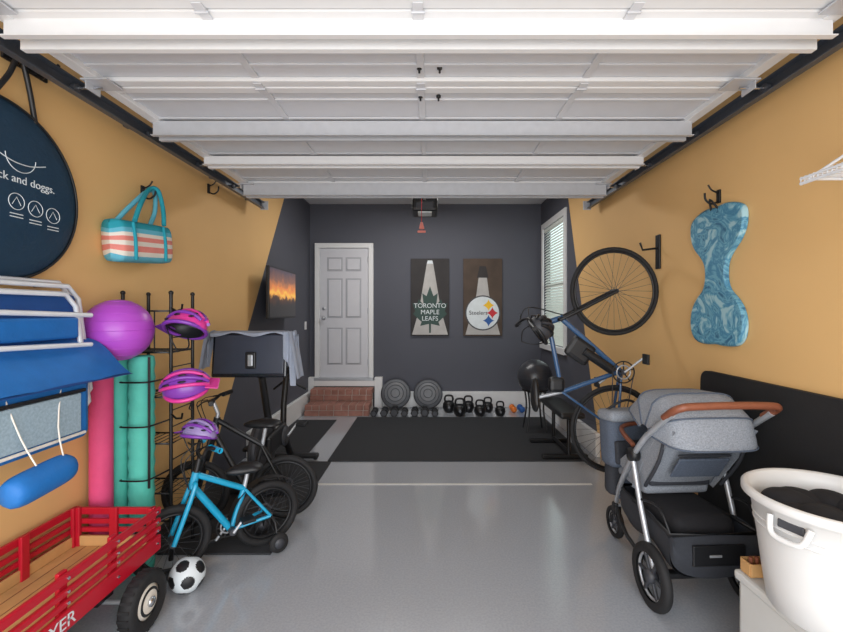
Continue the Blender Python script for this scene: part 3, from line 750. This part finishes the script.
for k, s in enumerate((1.15, 1.15, 1.1, 1.05, 1.0, .95)): kettle(.28+k*.145, 6.02 if k % 2 else 6.25, s*.85)
for k, (xx, cm) in enumerate(((1.24, ORNG), (1.36, LBLUE))):
    g = B('hand_weight'); g.cyl((xx, 6.2, .045), (xx, 6.36, .045), .014, cm)
    for yy in (6.2, 6.36): g.ell((xx, yy, .045), (.045, .035, .045), cm, nu=16, nv=10)
    g.done()
g = B('stability_ball_stand')
bx, by = 1.31, 5.25
for k in range(4):
    a = pi/4+pi/2*k; g.tube([(bx+math.cos(a)*.17, by+math.sin(a)*.17, .013), (bx+math.cos(a)*.12, by+math.sin(a)*.12, .3), (bx+math.cos(a)*.15, by+math.sin(a)*.15, .52)], .011, BPLAS, sub=4)
g.ring((bx, by, .52), (0, 0, 1), .15, .012, BPLAS)
g.done()
g = B('stability_ball'); g.ell((bx, by, .680), .215, BALLK, nu=40, nv=24)
for k in range(-3, 4): a = k*.38; g.ring((bx, by, .680+.215*math.sin(a)), (0, 0, 1), .215*math.cos(a), .002, BALLK, n=40, seg=5)
g.done()
g = B('weight_bench')
g.box((1.40, 4.50, .47), (.24, .80, .06), BPLAS, .02)
g.tube([(1.40, 4.15, .43), (1.40, 4.85, .43)], .025, BLACK, seg=8)
for y in (4.24, 4.76):
    g.tube([(1.40, y, .43), (1.40, y, .05)], .020, BLACK); g.box((1.36, y, .035), (.46, .05, .045), BLACK, .01)
g.tube([(1.40, 4.24, .07), (1.40, 4.76, .07)], .02, BLACK)
g.done()

# ---------------------------------------------------------------- right wall things
g = B('pool_saddle_float')
half = [(.0, .415), (.08, .42), (.16, .405), (.22, .37), (.235, .32), (.225, .25), (.19, .19), (.14, .14), (.10, .09), (.085, .03), (.09, -.04), (.115, -.09), (.17, -.14), (.215, -.20), (.235, -.28), (.22, -.36), (.17, -.405), (.08, -.415), (0, -.41)]
out = half+[(-a, b_) for a, b_ in half[::-1][1:-1]]
def cat(P, n=4):
    Q = []; L = len(P)
    for i in range(L):
        a, b_, c, d = [Vector(P[(i+k) % L]) for k in (-1, 0, 1, 2)]
        for k in range(n):
            t = k/n; Q.append(.5*((2*b_)+(-a+c)*t+(2*a-5*b_+4*c-d)*t*t+(-a+3*b_-3*c+d)*t**3))
    return Q
P = cat(out)
yc, zc = 2.53, 1.71
layers = [(1.0, .0), (1.0, .02), (.985, .028), (.96, .031)]
vs = []; n = len(P)
for (k, h) in layers: vs += [(XR-.004-h, yc+p.x*k, zc+p.y*k) for p in P]
fs = [[j*n+i, j*n+(i+1) % n, (j+1)*n+(i+1) % n, (j+1)*n+i] for j in range(3) for i in range(n)]
g.add(vs, fs, MARB, True); g.add(vs[-n:], [list(range(n))], MARB); g.add(vs[:n], [list(range(n))[::-1]], MARB)
g.tube([(XR-.030, yc-.03, zc+.40), (XR-.06, yc, zc+.46), (XR-.030, yc+.03, zc+.40)], .006, BPLAS, sub=4)
g.done()
hook((XR, 2.53, 2.19), -1)
g = B('white_wire_shelf')
x0, x1, y0, y1, z = 1.43, XR, .9, 1.62, 2.01
for xx in (x0, (x0+x1)/2, x1-.006): g.cyl((xx, y0, z), (xx, y1, z), .005, WTUBE)
g.cyl((x0, y0, z-.02), (x0, y1, z-.02), .006, WTUBE)
k = y0
while k <= y1+.001:
    g.tube([(x1, k, z+.005), (x0, k, z+.005), (x0, k, z-.02)], .0028, WTUBE, seg=5); k += .018
g.cyl((x0, y1, z), (x1, y1, z), .006, WTUBE)
for yy in (1.0, 1.58): g.tube([(x0, yy, z-.01), (x1, yy, z+.20)], .006, WTUBE)
g.done()

g = B('folded_black_gym_mat')
yy0, yy1, zz1, rr = 1.25, 2.66, 1.13, .06
P = [(yy0, .0), (yy1, .0), (yy1, zz1-rr)]
for k in range(1, 7): a = pi/2*k/6; P.append((yy1-rr+rr*math.cos(a), zz1-rr+rr*math.sin(a)))
P += [(yy0, zz1)]
g.T = Matrix.Translation((1.690, 0, 0)) @ Matrix.Rotation(math.radians(1.2), 4, 'Y')
g.prism(P, (0, 0, 0), (0, 1, 0), (0, 0, 1), .03, RUB)
g.done()

g = B('storage_box')
g.box((1.475, 1.36, .20), (.39, .78, .40), BOXW, .02); g.box((1.475, 1.36, .405), (.41, .80, .04), BOXW, .012)
g.box((1.275, 1.36, .32), (.02, .16, .04), BOXW, .008)
g.done()
g = B('laundry_tub')
tc_ = (1.42, 1.48, .426)
pr_ = [(0, 0), (.17, 0), (.185, .01), (.20, .12), (.215, .25), (.235, .385), (.25, .39), (.262, .40), (.262, .42), (.25, .428), (.236, .42), (.228, .39), (.205, .25), (.19, .12), (.172, .02), (0, .018)]
g.lathe(pr_, tc_, TUBW, seg=56)
for z in (.30, .325): g.ring((tc_[0], tc_[1], tc_[2]+z), (0, 0, 1), .222+.003*(z > .31), .004, TUBW, n=48, seg=5)
for a in (math.radians(200), math.radians(20)):
    c = Vector((tc_[0]+math.cos(a)*.25, tc_[1]+math.sin(a)*.25, tc_[2]+.34)); t = Vector((-math.sin(a), math.cos(a), 0)); o_ = Vector((math.cos(a), math.sin(a), 0))
    g.tube([c-t*.06+Vector((0, 0, .03))-o_*.015, c-t*.045+o_*.006-Vector((0, 0, .02)), c+o_*.01-Vector((0, 0, .03)), c+t*.045+o_*.006-Vector((0, 0, .02)), c+t*.06+Vector((0, 0, .03))-o_*.015], .010, TUBW, sub=5)
    g.box(c-o_*.022+Vector((0, 0, .012)), (.012, .08, .03), DGREY, .005, rot=(0, 0, a))
for k in range(9):
    a = 2*pi*k/8; rr = .11 if k < 8 else 0
    g.ell((tc_[0]+math.cos(a)*rr, tc_[1]+math.sin(a)*rr, tc_[2]+.34+.02*math.sin(k*3)), (.10, .085, .06), CLOTHK, rot=(.3*math.sin(k), .3*math.cos(k), k))
g.done()
g = B('wooden_tray')
g.T = Matrix.Translation((1.345, 1.715, .426))
for s_ in (-1, 1): g.box((0, s_*.028, .03), (.11, .008, .05), WOOD, .002); g.box((s_*.055, 0, .03), (.008, .05, .05), WOOD, .002)
g.box((0, 0, .004), (.11, .05, .008), WOOD)
for k in range(4): g.cyl((-.035+.024*k, 0, .008), (-.035+.024*k, 0, .07), .008, LEATH)
g.done()

# ---------------------------------------------------------------- stroller (seen from behind, handle towards the opening)
g = B('baby_stroller')
g.T = Matrix.Translation((1.375, 2.14, 0)) @ Matrix.Rotation(math.radians(93), 4, 'Z')
def swheel(x, y, r, w):
    P = [(r*.70, -w*.8), (r*.86, -w), (r*.97, -w*.7), (r, -w*.2), (r, w*.2), (r*.97, w*.7), (r*.86, w), (r*.70, w*.8)]
    g.lathe(P, (x, y, r), RUB, axis=(0, 1, 0), seg=36)
    g.ring((x, y, r), (0, 1, 0), r*.68, .008, SILVER, n=28, seg=6)
    g.lathe([(0, -w), (r*.2, -w), (r*.22, 0), (r*.2, w), (0, w)], (x, y, r), DGREY, axis=(0, 1, 0), seg=16)
    for k in range(6):
        a = 2*pi*k/6; g.box((x+math.cos(a)*r*.42, y, r+math.sin(a)*r*.42), (r*.55, w*.7, .018), DGREY, .005, rot=(0, -a, 0))
for sy in (-1, 1):
    swheel(0, sy*.255, .158, .024); swheel(.66, sy*.11, .10, .02)
    g.box((.64, sy*.11, .20), (.05, .05, .08), BPLAS, .012); g.tube([(.64, sy*.11, .18), (.65, sy*.14, .16), (.66, sy*.14, .10)], .010, BPLAS)
    g.tube([(.05, sy*.245, .86), (.16, sy*.245, .74), (.36, sy*.21, .52), (.52, sy*.16, .36), (.64, sy*.11, .24)], .015, SILVER, sub=4, seg=10)
    g.tube([(-.155, sy*.245, 1.015), (-.10, sy*.247, .975), (.07, sy*.245, .84)], .015, SILVER, sub=3, seg=10)
    g.tube([(.19, sy*.25, .71), (.10, sy*.25, .45), (.0, sy*.235, .16)], .014, SILVER, sub=3, seg=10)
    g.tube([(.02, sy*.235, .19), (.30, sy*.22, .20), (.62, sy*.12, .22)], .011, BPLAS, sub=3)
    g.lathe([(0, -.022), (.036, -.022), (.04, 0), (.036, .022), (0, .022)], (.19, sy*.245, .71), BPLAS, axis=(0, 1, 0), seg=20)
    g.cyl((0, sy*.22, .158), (0, sy*.255, .158), .022, BPLAS)
g.cyl((0, -.24, .158), (0, .24, .158), .012, SILVER); g.cyl((.62, -.11, .23), (.62, .11, .23), .012, SILVER)
g.box((0, 0, .165), (.05, .40, .03), BPLAS, .01)
g.tube([(-.10, -.25, .985), (-.165, -.25, 1.03), (-.195, -.235, 1.05), (-.205, -.19, 1.06), (-.21, 0, 1.065), (-.205, .19, 1.06), (-.195, .235, 1.05), (-.165, .25, 1.03), (-.10, .25, .985)], .018, LEATH, sub=5, seg=10)
def back(off, hw, z0, z1, m, bulge):
    def f(u, v):
        y = (-hw+2*hw*u); e = max(0, 1-abs(y/hw)**4)**.25; zz = z0+(z1-z0)*v
        ev = max(0, 1-abs(2*v-1)**5)**.2
        x = .22-.34*(zz-.50)/.5
        return (x+off-bulge*e*ev, y*(.80+.20*ev), zz)
    g.surf(f, 20, 20, m)
back(.05, .215, .47, 1.00, STRF, .075); back(.05, .21, .48, .99, STRD, -.01)
g.tube([(.13, -.21, .56), (.0, -.215, .74), (-.06, -.20, .93), (-.07, -.1, .985), (-.07, .1, .985), (-.06, .20, .93), (.0, .215, .74), (.13, .21, .56)], .009, STRD, sub=4)
g.box((.005, 0, .70), (.012, .26, .14), STRB, .004, rot=(0, -.6, 0)); g.box((-.035, 0, .775), (.012, .27, .012), STRD, .003, rot=(0, -.6, 0))
g.box((.33, 0, .52), (.30, .38, .07), STRF, .03, seg=3, smooth=True); g.box((.30, 0, .565), (.30, .34, .04), STRD, .015, seg=3, smooth=True)
for sy in (-1, 1):
    g.surf(lambda u, v: (.18-.30*v+.26*u*(1-v*.6), sy*(.205+.01*math.sin(v*3)), .52+.40*v+.06*u*(1-v)), 8, 10, STRF)
g.box((.50, 0, .42), (.03, .30, .24), STRB, .012, rot=(0, -.35, 0))
pv = Vector((.10, 0, .86))
def can(r0, hw, a0, a1):
    def f(u, v):
        y = -hw+2*hw*v; w = max(0.0, 1-abs(y/hw)**4.5)**.3; a = a0+(a1-a0)*u
        rr = r0*(.18+.82*w); rr *= 1+.02*math.cos(u*4*2*pi)
        return (pv.x+math.cos(a)*rr*1.05, y, pv.z+math.sin(a)*rr*.88)
    return f
A0, A1 = math.radians(25), math.radians(186)
g.surf(can(.245, .235, A0, A1), 40, 30, STRF); g.surf(can(.235, .225, A0, A1), 40, 30, STRD)
for ad in (25, 65, 105, 146, 186):
    f = can(.248, .237, math.radians(ad), math.radians(ad)+.001)
    g.tube([f(0, k/28) for k in range(29)], .0045, STRB, seg=6)
g.tube([(.20, -.24, .76), (.40, -.20, .80), (.46, 0, .81), (.40, .20, .80), (.20, .24, .76)], .013, LEATH, sub=5)
def bsk(u, v):
    a = pi*v; y = -.225*math.cos(a); k = .22+.02*u
    return (-.10+.58*u, y*(1-.25*u), .42-k*max(0, math.sin(a))**.45+.02*math.sin(u*9+v*5))
g.surf(bsk, 24, 24, STRD)
g.surf(lambda u, v: (-.10-.03*math.sin(u*pi), -.225*math.cos(pi*v), .42-(.22*max(0, math.sin(pi*v))**.45)*u), 8, 24, STRD)
g.surf(lambda u, v: (.48, -.17*math.cos(pi*v), .42-(.22*max(0, math.sin(pi*v))**.45)*u), 6, 20, STRD)
g.tube([(-.11, -.225, .42), (.48, -.17, .42), (.48, .17, .42), (-.11, .225, .42)], .011, BPLAS, closed=True)
g.box((.16, 0, .40), (.44, .34, .16), CLOTHK, .07, seg=4, smooth=True)
g.box((-.13, 0, .33), (.014, .26, .10), BPLAS, .005); g.box((-.138, .02, .33), (.006, .06, .012), SILVER, .002)
for sy in (-1, 1): g.tube([(-.10, sy*.22, .42), (-.03, sy*.235, .52), (.10, sy*.25, .50)], .006, BPLAS, sub=3)
# changing bag hung on the front frame
g.box((.52, .11, .69), (.16, .30, .32), STRB, .05, rot=(0, .1, .1), seg=4, smooth=True); g.box((.51, .11, .85), (.18, .32, .07), STRF, .03, rot=(0, .1, .1), seg=3, smooth=True)
g.box((.43, .13, .64), (.03, .20, .14), STRD, .014, rot=(0, .1, .1)); g.tube([(.52, -.02, .87), (.51, .11, .94), (.52, .25, .87)], .008, BPLAS, sub=5)
g.box((.58, .10, .43), (.10, .22, .22), STRD, .04, seg=3, smooth=True)
g.tube([(.45, .16, .56), (.42, .19, .47)], .012, BPLAS)
g.done()

# ---------------------------------------------------------------- camera, light
cam = bpy.data.cameras.new('camera'); co = bpy.data.objects.new('camera', cam); sc.collection.objects.link(co)
co.location = (0, 0, 1.5); co.rotation_euler = (pi/2, 0, 0)
cam.sensor_width = 36; cam.lens = 36*420/843
cam.shift_x = -8.5/843; cam.shift_y = -5/843; cam.clip_start = .05
sc.camera = co

w = bpy.data.worlds.new('daylight'); sc.world = w; w.use_nodes = True
bg = w.node_tree.nodes['Background']; bg.inputs['Color'].default_value = (.93, .96, 1, 1); bg.inputs['Strength'].default_value = 1.95
def area(name, loc, rot, sx, sy, e, col=(1, 1, 1)):
    l = bpy.data.lights.new(name, 'AREA'); l.shape = 'RECTANGLE'; l.size = sx; l.size_y = sy; l.energy = e; l.color = col
    o = bpy.data.objects.new(name, l); sc.collection.objects.link(o); o.location = loc; o.rotation_euler = rot
area('opening_daylight', (-.05, -.9, 1.2), (math.radians(94), 0, 0), 3.4, 2.0, 85)
area('back_ceiling_fill', (-.05, 5.2, 3.1), (0, 0, 0), 1.6, .5, 38, (1, .98, .95))  # fill light added to brighten the back, no fixture modelled
